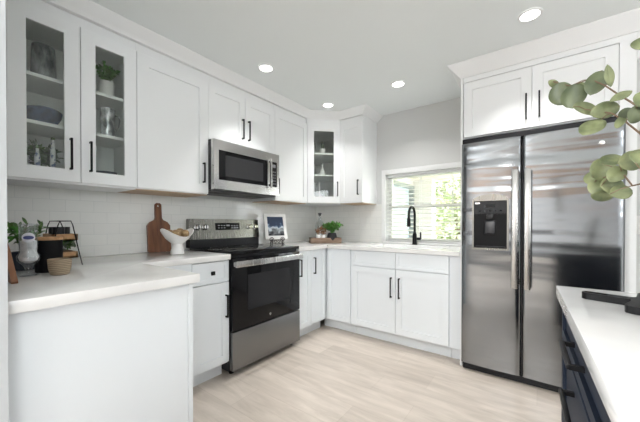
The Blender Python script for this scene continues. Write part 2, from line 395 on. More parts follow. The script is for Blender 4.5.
foliage('foliage', [M['leaf_o2']], (0, 0, .55), (.8, .5, .6), 900, .14, sh, 9)
hs = thing('house', 'tan neighbouring house beyond the garden, seen at the window edge', 'house', (2.6, 11, -.1))
MB().box(-4, 0, 0, 4, 5, 2.6).build('wall', mat('house_wall', (.70, .58, .50), .85), hs)
b = MB(); v = [b.bm.verts.new(p) for p in [(-4.4, -.5, 2.5), (4.4, -.5, 2.5), (4.4, 5.5, 2.5), (-4.4, 5.5, 2.5), (-3, 2.5, 3.9), (3, 2.5, 3.9)]]
for f in [(0, 1, 5, 4), (2, 3, 4, 5), (1, 2, 5), (3, 0, 4), (3, 2, 1, 0)]: b.bm.faces.new([v[i] for i in f])
b.build('roof', M['roofc'], hs, smooth=False)

# window blind
bl = thing('window_blind', 'white horizontal slat blind, open, inside the window over the sink', 'blind', (1.466, .045, .936))
MB().box(-.43, -.028, .732, .43, .03, .763, .003).build('headrail', M['trim'], bl)
sl = MB(); z = .035
while z < .725:
    sl.box(-.43, -.024, -.0017, .43, .024, .0017, mtx=Matrix.Translation((0, 0, z)) @ Matrix.Rotation(math.radians(14), 4, 'X')); z += .0455
sl.build('slats', mat('blind_white', (.86, .86, .84), .5), bl, smooth=False)
MB().box(-.43, -.025, .0, .43, .025, .016, .002).build('bottom_rail', M['trim'], bl)
for x in (-.405, -.05, .28): 
    b = MB()
    for y in (-.026, .026): b.box(x - .0035, y - .0007, .01, x + .0035, y + .0007, .72)
    b.build('ladder_tape', M['trim'], bl)

# ------------------------------------------------------------------ cabinets
def pull(parent, L, vertical=True, loc=(0, 0, 0), rotz=0, out=.03, t=.010, name='handle'):
    b = MB(); h = L / 2
    b.box(-t / 2, -out, -h, t / 2, -out + t, h, .0015)
    for s in (-1, 1): b.box(-t / 2, -out + t * .5, s * (h - t / 2) - t / 2, t / 2, 0, s * (h - t / 2) + t / 2)
    o = b.build(name, M['black'], parent, loc, rotz)
    if not vertical: o.rotation_euler = (0, PI / 2, 0)
    return o
def door(parent, x, z, w, h, y, m, kind='shaker', name='door', rail=.058, t=.02, rec=.009, loc=None, rotz=0):
    """a framed front of width w and height h; its face lies at y"""
    b = MB(); r = rail; B = b.bm
    def R(a, c, yy): return [B.verts.new(p) for p in ((a, yy, c), (w - a, yy, c), (w - a, yy, h - c), (a, yy, h - c))]
    e = .0015
    o0 = R(0, 0, e); o1 = R(e, e, 0)
    bk = R(0, 0, t)
    b.bridge(bk, o0); b.bridge(o0, o1)
    if kind == 'slab': B.faces.new(o1); B.faces.new(bk[::-1])
    else:
        i0 = R(r, r, 0); b.bridge(o1, i0)
        if kind == 'glass':
            i1 = R(r, r, t); b.bridge(i0, i1); b.bridge(i1, bk)
        else:
            i1 = R(r + .001, r + .001, rec); b.bridge(i0, i1); B.faces.new(i1); B.faces.new(bk[::-1])
    o = b.build(name, m, parent, loc or (x, y, z), rotz, smooth=False)
    if kind == 'glass':
        MB().box(r - .004, t * .55, r - .004, w - r + .004, t * .55 + .003, h - r + .004).build('glass_pane', M['glass_cab'], o)
    return o
def vpull(d, x, zc, L=.17): return pull(d, L, True, (x, 0, zc))

DW = .33                                   # depth of wall cabinets; fronts stand 2 cm proud
ZB, ZT = 1.37, 2.328
L90 = PI / 2
def wall_cab(label, y0, w, z0=ZB, cat='cabinet', rotz=L90, loc=None, hollow=False, shelves=()):
    t = thing('wall_cabinet', label, cat, loc or (0, y0, z0), rotz, 'white wall cabinets')
    h = ZT - z0
    MB().box(.001, -DW + .002, -.006, w - .001, -.001, -.0003).build('underside', M['cab'] if hollow else M['ply'], t, smooth=False)
    if not hollow: MB().box(.0005, -DW, 0, w - .0005, -.0005, h).build('body', M['cab'], t, smooth=False)
    else:
        b = MB(); k = .018
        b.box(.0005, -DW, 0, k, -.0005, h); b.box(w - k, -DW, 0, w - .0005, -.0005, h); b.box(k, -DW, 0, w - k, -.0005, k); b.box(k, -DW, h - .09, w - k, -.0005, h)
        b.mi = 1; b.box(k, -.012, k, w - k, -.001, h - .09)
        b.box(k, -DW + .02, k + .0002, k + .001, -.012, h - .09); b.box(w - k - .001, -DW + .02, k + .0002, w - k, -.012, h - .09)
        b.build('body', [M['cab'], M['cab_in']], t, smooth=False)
        for z in shelves: MB().box(k + .002, -DW + .03, z - .018, w - k - .002, -.013, z).build('shelf', M['cab_in'] if 0 else M['cab'], t, smooth=False)
    return t
DT = 2.262 - ZB                            # door height
# 1 glazed cabinet at the left end (with its filler strip to the short wall)
gc = wall_cab('white wall cabinet with two glazed doors, at the end of the run', -3.06, .69, hollow=True, shelves=(1.945 - ZB, 1.692 - ZB))
MB().box(0, -.346, 0, .102, -DW, DT + .06).build('filler_strip', M['cab'], gc, smooth=False)
d = door(gc, .1035, .004, .291, DT, -.35, M['cab'], 'glass', rail=.070); vpull(d, .291 - .045, .155, .175)
d = door(gc, .3975, .004, .291, DT, -.35, M['cab'], 'glass', rail=.070); vpull(d, .042, .155, .175)
# 2 big single-door cabinet
c = wall_cab('wide white wall cabinet with one shaker door, between the glazed cabinet and the microwave', -2.37, .518)
d = door(c, .0015, .004, .515, DT, -.35, M['cab'], rail=.075); vpull(d, .515 - .045, .162, .155)
# 3 above the microwave
c = wall_cab('short white two-door wall cabinet directly above the microwave', -1.854, .735, z0=1.812)
for x, hx in ((.0015, .365 - .033), (.3685, .033)):
    d = door(c, x, .004, .365, 2.262 - 1.816, -.35, M['cab'], rail=.062); vpull(d, hx, .155, .175)
# 4 right of the microwave
c = wall_cab('white single-door wall cabinet between the microwave and the glazed corner cabinet', -1.118, .507)
d = door(c, .0015, .004, .504, DT, -.35, M['cab'], rail=.062); vpull(d, .045 - .012, .14, .155)
# 5 diagonal corner cabinet
dc = thing('wall_cabinet', 'white diagonal corner wall cabinet with one glazed door', 'cabinet', (0, 0, ZB), 0, 'white wall cabinets')
out = [(.0005, -.0005), (.0005, -.6105), (.33, -.6105), (.6105, -.33), (.6105, -.0005)]
h = ZT - ZB; b = MB(); k = .018
b.prism(out, 0, k); b.prism(out, h - .09, h)
b.box(.0005, -.6105, k, .33, -.5925, h - .09); b.box(.5925, -.33, k, .6105, -.0005, h - .09)
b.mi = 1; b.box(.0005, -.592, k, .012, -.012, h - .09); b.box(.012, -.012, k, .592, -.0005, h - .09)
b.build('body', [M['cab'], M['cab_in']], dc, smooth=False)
for z in (1.952 - ZB, 1.703 - ZB): MB().prism([(.014, -.014), (.014, -.590), (.325, -.590), (.590, -.325), (.590, -.014)], z - .016, z).build('shelf', M['cab'], dc, smooth=False)
b = MB(); b.prism([(.331, -.6105), (.345, -.6105), (.6105, -.345), (.6105, -.331)], DT + .006, h); b.build('top_rail', M['cab'], dc, smooth=False)
nx, ny = .7071, -.7071
ox, oy = .33 + .02 * nx + .011, -.6105 + .02 * ny + .011
d = door(dc, 0, 0, .377, DT, 0, M['cab'], 'glass', rail=.074, loc=(ox, oy, .004), rotz=PI / 4); vpull(d, .377 - .034, .16, .165)
# 6 right of the corner
c = wall_cab('narrow white wall cabinet with a bare side, last before the window', 0, .302, loc=(.612, 0, ZB), rotz=0)
d = door(c, .0015, .004, .299, DT, -.35, M['cab'], rail=.060); vpull(d, .299 - .05, .165, .165)

# base cabinets --------------------------------------------------------------
ZC0, ZC1 = .876, .914
def base_cab(label, w, loc, rotz, depth=.61, name='base_cabinet', m=None, toe=True, group='white base cabinets', toe_ends=(0, 0)):
    m = m or M['cab_shaded']
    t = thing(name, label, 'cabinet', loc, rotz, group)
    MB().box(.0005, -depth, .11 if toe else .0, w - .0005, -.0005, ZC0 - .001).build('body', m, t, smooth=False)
    if toe: MB().box(.0005 + toe_ends[0], -depth + .075, 0, w - .0005 - toe_ends[1], -.001, .11).build('toe_kick', m, t, smooth=False)
    return t
def knob(d, x, z):
    b = MB(); b.tube([(0, 0, 0), (0, -.014, 0)], .005, 10); b.box(-.014, -.028, -.014, .014, -.014, .014, .004)
    return b.build('knob', M['black'], d, (x, 0, z))
c = base_cab('white base cabinet with one drawer over one door, between the peninsula and the range', .598, (0, -2.462, 0), L90)
MB().box(.0, -.629, .12, .306, -.61, ZC0 - .001).build('filler_panel', M['cab_shaded'], c, smooth=False)
d = door(c, .309, .718, .287, .150, -.63, M['cab_shaded'], name='drawer', rail=.030); knob(d, .1435, .075)
d = door(c, .309, .124, .287, .588, -.63, M['cab_shaded'], rail=.056); vpull(d, .287 - .028, .415, .165)
# peninsula
p = thing('peninsula_cabinet', 'white panelled peninsula that sticks out from the left wall under a quartz top', 'cabinet', (0, 0, 0), 0)
MB().box(.0005, -3.0615, .0, 1.185, -2.480, ZC0 - .001).build('body', M['cab_shaded'], p, smooth=False)
b = MB(); b.box(1.185, -3.0615, .0, 1.203, -2.500, ZC0 - .001); b.build('end_panel', M['cab_shaded'], p, smooth=False)
b = MB(); b.box(1.185, -2.498, .0, 1.207, -2.478, ZC0 - .001, .002); b.build('corner_stile', M['cab_shaded'], p, smooth=False)
# right of the range
c = base_cab('slim white base cabinet against the right side of the range', .203, (0, -1.0975, 0), L90)
d = door(c, .002, .124, .199, .748, -.63, M['cab_shaded'], rail=.05); vpull(d, .030, .59, .165)
c = base_cab('white base cabinet with one door at the inside corner, beside the slim cabinet', .281, (0, -.893, 0), L90, toe_ends=(0, .0))
d = door(c, .002, .124, .240, .748, -.63, M['cab_shaded'], rail=.05); vpull(d, .042, .59, .165)
# back run
c = base_cab('white base cabinet with a plain handleless front, left of the sink cabinet', .330, (.612, 0, 0), 0, toe_ends=(-.075, 0))
d = door(c, .035, .124, .275, .748, -.63, M['cab_shaded'], name='fixed_panel', rail=.05)
c = base_cab('white sink base cabinet with two doors below two false drawer fronts', .925, (.9435, 0, 0), 0)
for i, x in enumerate((.003, .4645)):
    door(c, x, .722, .4575, .148, -.63, M['cab_shaded'], name='false_drawer_front', rail=.030)
    d = door(c, x, .124, .4575, .592, -.63, M['cab_shaded'], rail=.058); vpull(d, .4575 - .037 if i == 0 else .037, .425, .185)
c = base_cab('narrow white filler cabinet squeezed between the sink cabinet and the refrigerator panel', .083, (1.8695, 0, 0), 0)

# worktops -------------------------------------------------------------------
b = MB(); b.prism([(.001, -3.0615), (1.240, -3.0615), (1.240, -2.463), (.648, -2.463), (.648, -1.8625), (.001, -1.8625)], ZC0, ZC1, .002)
tag(b.build('worktop', M['quartz']), 'white quartz worktop over the peninsula, running up to the range', 'worktop', )
SX0, SX1, SY0, SY1 = 1.06, 1.76, -.53, -.14
b = MB(); y0 = -.648
b.prism([(.001, -.001), (.001, -1.0965), (.648, -1.0965), (.648, y0), (SX0, y0), (SX0, -.001)], ZC0, ZC1)
b.box(SX1, y0, ZC0, 1.953, -.001, ZC1); b.box(SX0, y0, ZC0, SX1, SY0, ZC1); b.box(SX0, SY1, ZC0, SX1, -.001, ZC1)
tag(b.build('worktop', M['quartz'], smooth=False), 'white quartz worktop turning the corner and passing under the window', 'worktop')

sk = thing('sink', 'stainless undermount sink set in the worktop below the window', 'sink', (1.41, -.335, ZC0))
b = MB(); t_ = .004; x, y, dd = .352, .197, .19
b.box(-x, -y, -dd, x, y, -dd + t_); b.box(-x, -y, -dd, -x + t_, y, -.001); b.box(x - t_, -y, -dd, x, y, -.001); b.box(-x, -y, -dd, x, -y + t_, -.001); b.box(-x, y - t_, -dd, x, y, -.001)
b.build('basin', M['steel'], sk, smooth=False)
MB().lathe([(.04, 0), (.045, .004), (.02, .002)], (0, 0, -dd + t_), 20).build('drain', M['chrome'], sk)

fa = thing('faucet', 'matte black gooseneck pull-down faucet in front of the window blind', 'faucet', (1.40, -.095, ZC1))
MB().lathe([(.028, 0), (.028, .006), (.024, .012), (.022, .11), (.0165, .118), (.0165, .13)], seg=24).build('base', M['black'], fa)
arc = [(0, 0, .12), (0, 0, .30)] + [(0, -.088 + .088 * math.cos(a), .31 + .088 * math.sin(a)) for a in [PI * i / 12 for i in range(13)]] + [(0, -.178, .28)]
MB().tube(arc, .0125, 14).build('spout', M['black'], fa)
MB().lathe([(.0125, .285), (.0175, .275), (.019, .20), (.016, .192)], (0, -.178, 0), 20).build('spray_head', M['black'], fa)
b = MB(); b.tube([(.015, 0, .065), (.062, 0, .065)], .014, 14); b.box(.056, -.008, .06, .070, .008, .135, .003); b.build('lever', M['black'], fa)

# ------------------------------------------------------------------ range
rg = thing('range', 'freestanding stainless electric range with black glass oven door and cooktop', 'range', (0, -1.4795, 0), L90)
MB().box(-.378, -.618, .035, .378, -.02, .902).build('body', M['blackp'], rg, smooth=False)
for x in (-.33, .33):
    for y in (-.58, -.08): MB().lathe([(.02, 0), (.02, .008), (.012, .01), (.012, .035)], (x, y, 0), 14).build('foot', M['blackp'], rg)
ct = MB().box(-.3805, -.650, .902, .3805, -.075, .930, .004).build('cooktop', M['blackg'], rg)
for x, y, r in ((-.19, -.485, .105), (.19, -.485, .085), (-.19, -.22, .075), (.19, -.22, .10)):
    b = MB()
    b.lathe([(r, 0), (r, .0004), (r - .003, .0004), (r - .003, 0)], (x, y, .9301), 40, cap0=False, cap1=False)
    b.build('burner_ring', M['dgrey'], ct)
od = MB().box(-.376, -.660, .338, .376, -.6195, .880, .004).build('oven_door', M['blackg'], rg)
MB().box(-.235, -.6612, .47, .235, -.659, .745).build('oven_window', M['blackgm'], od)
b = MB(); b.box(-.376, -.706, .815, .376, -.690, .862, .005)
for s in (-1, 1): b.box(s * .355 - .016, -.695, .822, s * .355 + .016, -.658, .855, .003)
b.build('handle', M['steel'], od)
MB().lathe([(.011, 0), (.011, .001), (.0075, .0012), (.0075, .0004)], seg=20).build('badge', M['steel'], od, (0, -.6602, .385)).rotation_euler = (PI / 2, 0, 0)
MB().box(-.376, -.662, .045, .376, -.6195, .330, .004).build('drawer', M['steel_d'], rg)
b = MB(); b.box(-.3805, -.088, .930, .3805, -.02, 1.0); b.build('backguard_riser', M['blackp'], rg, smooth=False)
b = MB(); t = bmesh.new()
v = [t.verts.new(p) for p in [(-.3805, -.098, 1.0), (.3805, -.098, 1.0), (.3805, -.02, 1.0), (-.3805, -.02, 1.0), (-.3805, -.075, 1.180), (.3805, -.075, 1.180), (.3805, -.02, 1.180), (-.3805, -.02, 1.180)]]
for f in [(0, 1, 5, 4), (1, 2, 6, 5), (2, 3, 7, 6), (3, 0, 4, 7), (4, 5, 6, 7), (3, 2, 1, 0)]: t.faces.new([v[i] for i in f])
bmesh.ops.bevel(t, geom=t.edges[:], offset=.004, segments=2, affect='EDGES'); b.merge(t)
bgd = b.build('backguard', M['steel_g'], rg)
SL = Matrix.Rotation(math.radians(-7.3), 4, 'X')
def on_guard(x, z): return Matrix.Translation((x, -.098 + (z - 1.0) * .128, z)) @ SL
MB().box(-.135, -.003, -.033, .135, .004, .033, .001, mtx=on_guard(0, 1.112)).build('display', M['blackg'], bgd)
b = MB()
for x in (-.10, -.07, -.04, .045, .075, .105):
    for z in (-.014, .008): b.box(x - .009, -.0036, z - .003, x + .009, -.0029, z + .003, mtx=on_guard(0, 1.112))
b.box(-.018, -.0036, .002, .018, -.0029, .016, mtx=on_guard(0, 1.112))
b.build('display_marks', mat('pale_print', (.28, .29, .30), .4), bgd, smooth=False)
for x in (-.316, -.243, .253, .325):
    k = MB(); t = bmesh.new()
    k.lathe([(.026, 0), (.026, .006), (.0215, .008), (.020, .030), (.017, .033)], seg=24)
    k.mi = 1; k.box(-.003, -.019, .033, .003, .019, .037, .001)
    k.bm.transform(on_guard(x, 1.105) @ Matrix.Rotation(PI / 2, 4, 'X'))
    k.build('knob', [M['chrome'], M['black']], bgd)

# ------------------------------------------------------------------ microwave
mw = thing('microwave', 'stainless over-the-range microwave with black window, hung above the range', 'microwave', (0, -1.4935, 1.398), L90); mw.scale.x = .948
MB().box(-.379, -.385, .012, .379, -.001, .408).build('body', M['blackp'], mw, smooth=False)
b = MB()
b.box(-.372, -.38, .0, .372, -.03, .012)
for i in range(14): b.box(-.33 + i * .018, -.33, -.0015, -.32 + i * .018, -.2, 0)
for i in range(14): b.box(.09 + i * .018, -.33, -.0015, .10 + i * .018, -.2, 0)
b.build('vent_base', M['dgrey'], mw, smooth=False)
def ring_front(x0, x1, z0, z1, wx0, wx1, wz0, wz1, y0, y1, m, name, par):
    b = MB(); B = b.bm
    def R(a, c, e, f, y): return [B.verts.new(p) for p in ((a, y, e), (c, y, e), (c, y, f), (a, y, f))]
    e = .003
    bk = R(x0, x1, z0, z1, y1); o = R(x0, x1, z0, z1, y0 + e); o1 = R(x0 + e, x1 - e, z0 + e, z1 - e, y0); i0 = R(wx0, wx1, wz0, wz1, y0); i1 = R(wx0, wx1, wz0, wz1, y1)
    b.bridge(bk, o); b.bridge(o, o1); b.bridge(o1, i0); b.bridge(i0, i1); b.bridge(i1, bk)
    return b.build(name, m, par, smooth=False)
md = ring_front(-.379, .379, .012, .408, -.333, .345, .090, .328, -.425, -.387, M['steel_m'], 'front_frame', mw)
MB().box(-.333, -.419, .090, .222, -.40, .328).build('window', M['blackg'], md, smooth=False)
MB().box(-.265, -.4205, .125, .165, -.418, .295).build('window_mesh', mat('window_mesh_grey', (.028, .028, .03), .25, spec=.3), md, smooth=False)
MB().box(.222, -.421, .090, .252, -.40, .328).build('door_stile', M['steel_m'], md, smooth=False)
MB().box(.252, -.420, .090, .345, -.40, .328).build('control_panel', M['blackg'], md, smooth=False)
b = MB()
for i in range(3):
    for j in range(5): b.box(.266 + i * .025, -.4212, .115 + j * .028, .280 + i * .025, -.4199, .127 + j * .028)
b.box(.266, -.4212, .275, .330, -.4199, .305)
b.build('keypad', mat('key_print', (.16, .16, .17), .4), md, smooth=False)
b = MB(); b.box(.226, -.462, .075, .246, -.446, .345, .005); b.box(.229, -.45, .09, .243, -.42, .11); b.box(.229, -.45, .31, .243, -.42, .33)
b.build('handle', M['steel'], md)

# ------------------------------------------------------------------ refrigerator and its surround
fs = thing('refrigerator_cabinet', 'white two-door cabinet and side panels built round the refrigerator', 'cabinet', (1.955, 0, 0), 0)
MB().box(0, -.64, 0, .016, -.001, 2.30).build('side_panel', M['cab'], fs, smooth=False)
MB().box(.930, -.64, 0, .979, -.001, 1.8175).build('side_panel', M['cab'], fs, smooth=False)
MB().box(.0165, -.60, 1.818, .979, -.001, 2.30).build('body', M['cab'], fs, smooth=False)
MB().box(.0165, -.62, 2.262, .979, -.6005, 2.30).build('top_rail', M['cab'], fs, smooth=False)
MB().box(.904, -.62, 1.818, .979, -.6005, 2.2615).build('filler_strip', M['cab'], fs, smooth=False)
d = door(fs, .020, 1.826, .440, .432, -.62, M['cab'], rail=.062); vpull(d, .440 - .031, .150, .18)
d = door(fs, .4635, 1.826, .438, .432, -.62, M['cab'], rail=.062); vpull(d, .041, .150, .18)

fr = thing('refrigerator', 'large stainless side-by-side refrigerator with ice and water dispenser', 'refrigerator', (2.4265, -.03, 0), 0)
X0, X1, XS = -.4525, .4525, -.0615
MB().box(X0 + .002, -.605, .02, X1 - .002, 0, 1.752).build('case', M['dgrey'], fr, smooth=False)
MB().box(X0 + .01, -.640, .004, X1 - .01, -.605, .055, .003).build('toe_grille', M['blackp'], fr)
MB().box(X0, -.635, 1.762, X1, -.02, 1.800, .004).build('hinge_cover', M['blackp'], fr)
def fridge_door(x0, x1, hole=None, name='door'):
    b = MB(); B = b.bm; n = 16; r = .016; yb = -.607; yf = -.668
    xs = [x0] + [x0 + r * (1 - math.cos(a)) for a in (.4, .8, 1.2, PI / 2)] + [x0 + r + (x1 - x0 - 2 * r) * i / n for i in range(1, n)] + [x1 - r * (1 - math.cos(a)) for a in (PI / 2, 1.2, .8, .4)] + [x1]
    def yy(x):
        e = min(x - x0, x1 - x); q = r - math.sqrt(max(0, r * r - (r - min(e, r)) ** 2)); u = (2 * (x - x0) / (x1 - x0) - 1)
        return yf - .008 * (1 - u * u) + q
    z0, z1 = .06, 1.755
    poly = [(x, yy(x)) for x in xs] + [(x1, yb), (x0, yb)]
    b.prism(poly, z0, z1)
    o = b.build(name, M['steel_f'], fr)
    return o
fd = fridge_door(X0, XS - .004, name='freezer_door')
rd = fridge_door(XS + .004, X1)
for dr, x in ((fd, XS - .040), (rd, XS + .034)):
    b = MB(); b.box(x - .019, -.735, .685, x + .019, -.719, 1.515, .006)
    for z in (.72, 1.48): b.box(x - .010, -.72, z - .02, x + .010, -.668, z + .02, .003)
    b.build('handle', M['steel'], dr)
# dispenser: arched bezel, control panel, recess with paddle and tray (standing proud of the door skin)
dx0, dx1, dz0, dz1 = -.361, -.149, .958, 1.306; yf = -.679
def arch(hw, z0, z1, rise, n=14):
    p = [(-hw, z0), (hw, z0), (hw, z1)]
    for i in range(1, n): a = PI * i / n; p.append((hw * math.cos(a), z1 + rise * math.sin(a)))
    return p + [(-hw, z1)]
cx = (dx0 + dx1) / 2; hw = (dx1 - dx0) / 2
b = MB()
outer = arch(hw + .012, dz0 - .014, dz1, .050); 
inner = [(-hw, dz0), (hw, dz0), (hw, dz1)] + [(hw * math.cos(PI * i / 14), dz1) for i in range(1, 14)] + [(-hw, dz1)]
o0 = b.ring([(cx + x, -.672, z) for x, z in outer]); o1 = b.ring([(cx + x, yf - .012, z) for x, z in outer]); i1 = b.ring([(cx + x, yf - .012, z) for x, z in inner]); i0 = b.ring([(cx + x, -.676, z) for x, z in inner])
b.bridge(o0, o1); b.bridge(o1, i1); b.bridge(i1, i0)
dp = b.build('dispenser', M['steel_g'], fd, smooth=False)
b = MB(); b.box(dx0, -.683, 1.205, dx1, -.674, dz1); b.box(dx0, -.678, dz0, dx1, -.675, 1.205)
b.build('dispenser_back', mat('dispenser_black', (.006, .006, .007), .4, spec=.15), dp, smooth=False)
MB().box(dx0 + .004, -.686, 1.212, dx1 - .004, -.683, dz1 - .004).build('control_panel', mat('charcoal_panel', (.028, .029, .031), .35, spec=.2), dp, smooth=False)
b = MB(); b.box(cx - .032, -.6868, 1.258, cx + .032, -.6859, 1.282)
for i in range(5): b.box(cx - .075 + i * .034, -.6868, 1.226, cx - .060 + i * .034, -.6859, 1.238)
b.build('display', M['blackg'], dp, smooth=False)
MB().box(dx0 + .008, -.6868, 1.286, dx0 + .040, -.6859, 1.296).build('label_plate', M['chrome'], dp, smooth=False)
b = MB(); b.box(cx - .022, -.700, 1.17, cx + .022, -.678, 1.206, .003); b.box(cx - .038, -.692, 1.06, cx + .038, -.678, 1.165, .008); b.build('paddle', M['blackp'], dp)
MB().box(cx - .03, -.6935, 1.07, cx + .03, -.691, 1.155, .004).build('paddle_face', mat('paddle_grey', (.05, .05, .055), .35), dp)
MB().box(dx0 + .01, -.690, dz0 + .002, dx1 - .01, -.676, dz0 + .014, .002).build('drip_tray', M['blackp'], dp)
bd = MB().lathe([(.013, 0), (.013, .002), (.010, .003)], seg=24); bd.bm.transform(Matrix.Translation((.345, -.675, 1.640)) @ Matrix.Rotation(PI / 2, 4, 'X')); bd.build('badge', M['chrome'], rd)

# ------------------------------------------------------------------ island
IR = math.radians(-1.9)
il = thing('island_cabinet', 'navy blue island base with wide drawers and black pulls', 'cabinet', (2.515, -1.83, 0), -IR)
# local: edge of the top along -y, body to +x
MB().box(.034, -1.75, .10, .90, -.025, ZC0 - .001).build('body', M['navy'], il, smooth=False)
MB().box(.10, -1.73, 0, .85, -.06, .10).build('toe_kick', M['black'], il, smooth=False)
def idrawer(y1, w, z, h):
    """drawer fronts face -x; y1 is the end away from the camera"""
    d = door(il, 0, 0, w, h, 0, M['navy'], name='drawer', rail=.045 if h > .16 else .03, loc=(.014, y1, z), rotz=-PI / 2)
    pull(d, .17, False, (w * .5, 0, h - .045 if h > .16 else h * .62), out=.032, t=.011)
for y1, w in ((-.035, .80), (-.845, .80)):
    idrawer(y1, w, .745, .122); idrawer(y1, w, .445, .290); idrawer(y1, w, .125, .310)
t = MB().box(0, -1.80, ZC0, .95, 0, ZC1, .002).build('island_worktop', M['quartz'], None, (2.515, -1.83, 0), -IR)
tag(t, 'white quartz island top with a square corner facing the refrigerator', 'worktop')

# black serving board with a slotted handle
sb = thing('serving_board', 'flat black serving board with a slotted handle lying on the island', 'serving board', (2.57, -2.005, ZC1), math.radians(-17))
b = MB(); B = b.bm
o = []; n = 12
for i in range(n + 1): a = PI / 2 + PI * i / n; o.append((.02 + .02 * math.cos(a), .02 * math.sin(a)))
o += [(.105, -.019), (.110, -.030), (.105, -.100), (.110, -.112), (.122, -.118), (.40, -.118), (.41, -.108), (.41, .108), (.40, .118), (.122, .118), (.110, .112), (.105, .10), (.110, .030), (.105, .019)]
inn = [(.016 + .0095 * math.cos(PI / 2 + PI * i / 8), .0095 * math.sin(PI / 2 + PI * i / 8)) for i in range(9)] + [(.050 + .0095 * math.cos(-PI / 2 + PI * i / 8), .0095 * math.sin(-PI / 2 + PI * i / 8)) for i in range(9)]
def both(z0, z1):
    t = bmesh.new(); 
    loops = []
    for z in (z0, z1):
        lv = []
        for pts in (o, inn):
            vs = [t.verts.new((x, y, z)) for x, y in pts]; es = [t.edges.new((vs[i], vs[(i + 1) % len(vs)])) for i in range(len(vs))]; lv.append((vs, es))
        bmesh.ops.triangle_fill(t, use_beauty=True, edges=lv[0][1] + lv[1][1]); loops.append(lv)
    for k in (0, 1):
        a, c = loops[0][k][0], loops[1][k][0]
        for i in range(len(a)): t.faces.new((a[i], a[(i + 1) % len(a)], c[(i + 1) % len(a)], c[i]))
    return t
b.merge(both(.0005, .019)); b.build('board', mat('black_composite', (.007, .007, .0075), .5, spec=.12), sb)

# ------------------------------------------------------------------ ceiling lights
whr = ['above the worktop left of the range', 'deepest in the corner, before the glazed corner cabinet', 'before the window', 'before the refrigerator cabinet']
for i, (x, y) in enumerate(CANS):
    t = thing('ceiling_light', 'round recessed ceiling light ' + whr[i], 'ceiling light', (x, y, H), 0, 'recessed ceiling lights')
    MB().lathe([(.064, -.0005), (.064, -.005), (.050, -.007), (.050, -.002)], seg=32, cap0=False, cap1=False).build('trim_ring', M['trim'], t)
    MB().lathe([(.051, -.004), (.051, -.002)], seg=32).build('lens', M['emit'], t)
    lamp('can_or_fill_light', 'AREA', (x, y, H - .014), (0, 0, 0), (3.4, 1.6, 4.6, 4.2)[i], (1, .995, .98), shape='DISK', size=.11, spread=math.radians((85, 85, 125, 100)[i]))
for x, y in ((2.3, -5.0), (4.3, -3.3), (1.3, -5.8), (3.6, -4.4), (2.7, -5.8)):   # fill lamps added behind the camera, unseen and without fixtures
    lamp('can_or_fill_light', 'AREA', (x, y, H - .014), (0, 0, 0), (20 if x > 4 else 8.5), (1, .995, .985), shape='DISK', size=.11, spread=math.radians(140))

# wall plates
def plate(name, label, loc, toggle):
    t = thing(name, label, 'wall plate', loc)
    MB().box(-.035, -.006, -.057, .035, -.0005, .057, .002).build('cover', M['white_c'], t)
    if toggle: MB().box(-.016, -.009, -.033, .016, -.006, .033, .001).build('rocker', M['white_c'], t)
    else:
        for z in (-.022, .022): MB().box(-.015, -.0075, z - .014, .015, -.006, z + .014, .002).build('socket', M['white_c'], t)
plate('wall_socket', 'white socket plate on the tiles below the last wall cabinet before the window', (.735, -.008, 1.165), False)
plate('light_switch', 'white rocker switch on the grey wall right of the refrigerator', (2.973, -.585, 1.13), True)

# ------------------------------------------------------------------ plants helper
def sprig_plant(par, name, mats, c, rad, n, ln, seed, stems=8, r0=.01, round_=.7, wr=.5, lo=0.0):
    r = random.Random(seed); b = MB(); base = Vector(c)
    for s in range(stems):
        a = 2 * PI * s / stems + r.uniform(-.3, .3); rr = r.uniform(.3, 1)
        tip = base + Vector((math.cos(a) * rad[0] * rr, math.sin(a) * rad[0] * rr, rad[1] * r.uniform(.55, 1)))
        st = base + Vector((math.cos(a) * r0, math.sin(a) * r0, 0)); mid = (st + tip) / 2 + Vector((0, 0, rad[1] * .18))
        pts = [st, (st + mid) / 2 + Vector((0, 0, .1 * rad[1])), mid, tip]
        b.mi = 0; b.tube(pts, ln * .04, 5)
        for k in range(max(2, n // stems)):
            t = r.uniform(.25, 1); q = st.lerp(mid, t * 2) if t < .5 else mid.lerp(tip, t * 2 - 1)
            ax = Vector((r.gauss(math.cos(a) * .6, .7), r.gauss(math.sin(a) * .6, .7), r.gauss(.3, .6))).normalized()
            b.mi = r.randrange(len(mats)); L = ln * r.uniform(.7, 1.25)
            b.leaf(q + ax * L * .5, L, L * wr, ax, Vector((r.gauss(0, .6), r.gauss(0, .6), 1)), pts=5, round_=round_)
    return b.build(name, mats, par, recalc=False)

# ------------------------------------------------------------------ contents of the glazed cabinet
Z1, Z2, Z0 = 1.945, 1.692, ZB + .018
vs = MB().lathe([(.045, 0), (.052, .004), (.055, .05), (.053, .15), (.050, .205), (.046, .205), (.049, .14), (.050, .02), (.03, .008)], seg=32).build('vase', M['silver'], None, (.18, -2.79, Z1))
tag(vs, 'silver grey mottled cylinder vase on the top shelf of the glazed cabinet', 'vase')
bw = MB().lathe([(.035, 0), (.037, .006), (.060, .025), (.078, .062), (.083, .092), (.080, .092), (.074, .062), (.056, .03), (.02, .012)], seg=32, fn=lambda p, a: Vector((p.x, p.y * 1.05, p.z * (1 + .05 * math.cos(2 * a))))).build('bowl', M['blue_c'], None, (.18, -2.795, Z2))
tag(bw, 'dark blue glazed bowl on the middle shelf of the glazed cabinet', 'bowl')
pt = thing('leafy_plant', 'dark green leafy plant low in the glazed cabinet behind two patterned bottles', 'plant', (.14, -2.80, Z0))
MB().lathe([(.030, 0), (.036, .05), (.032, .05), (.028, .01)], seg=20).build('pot', M['slate'], pt)
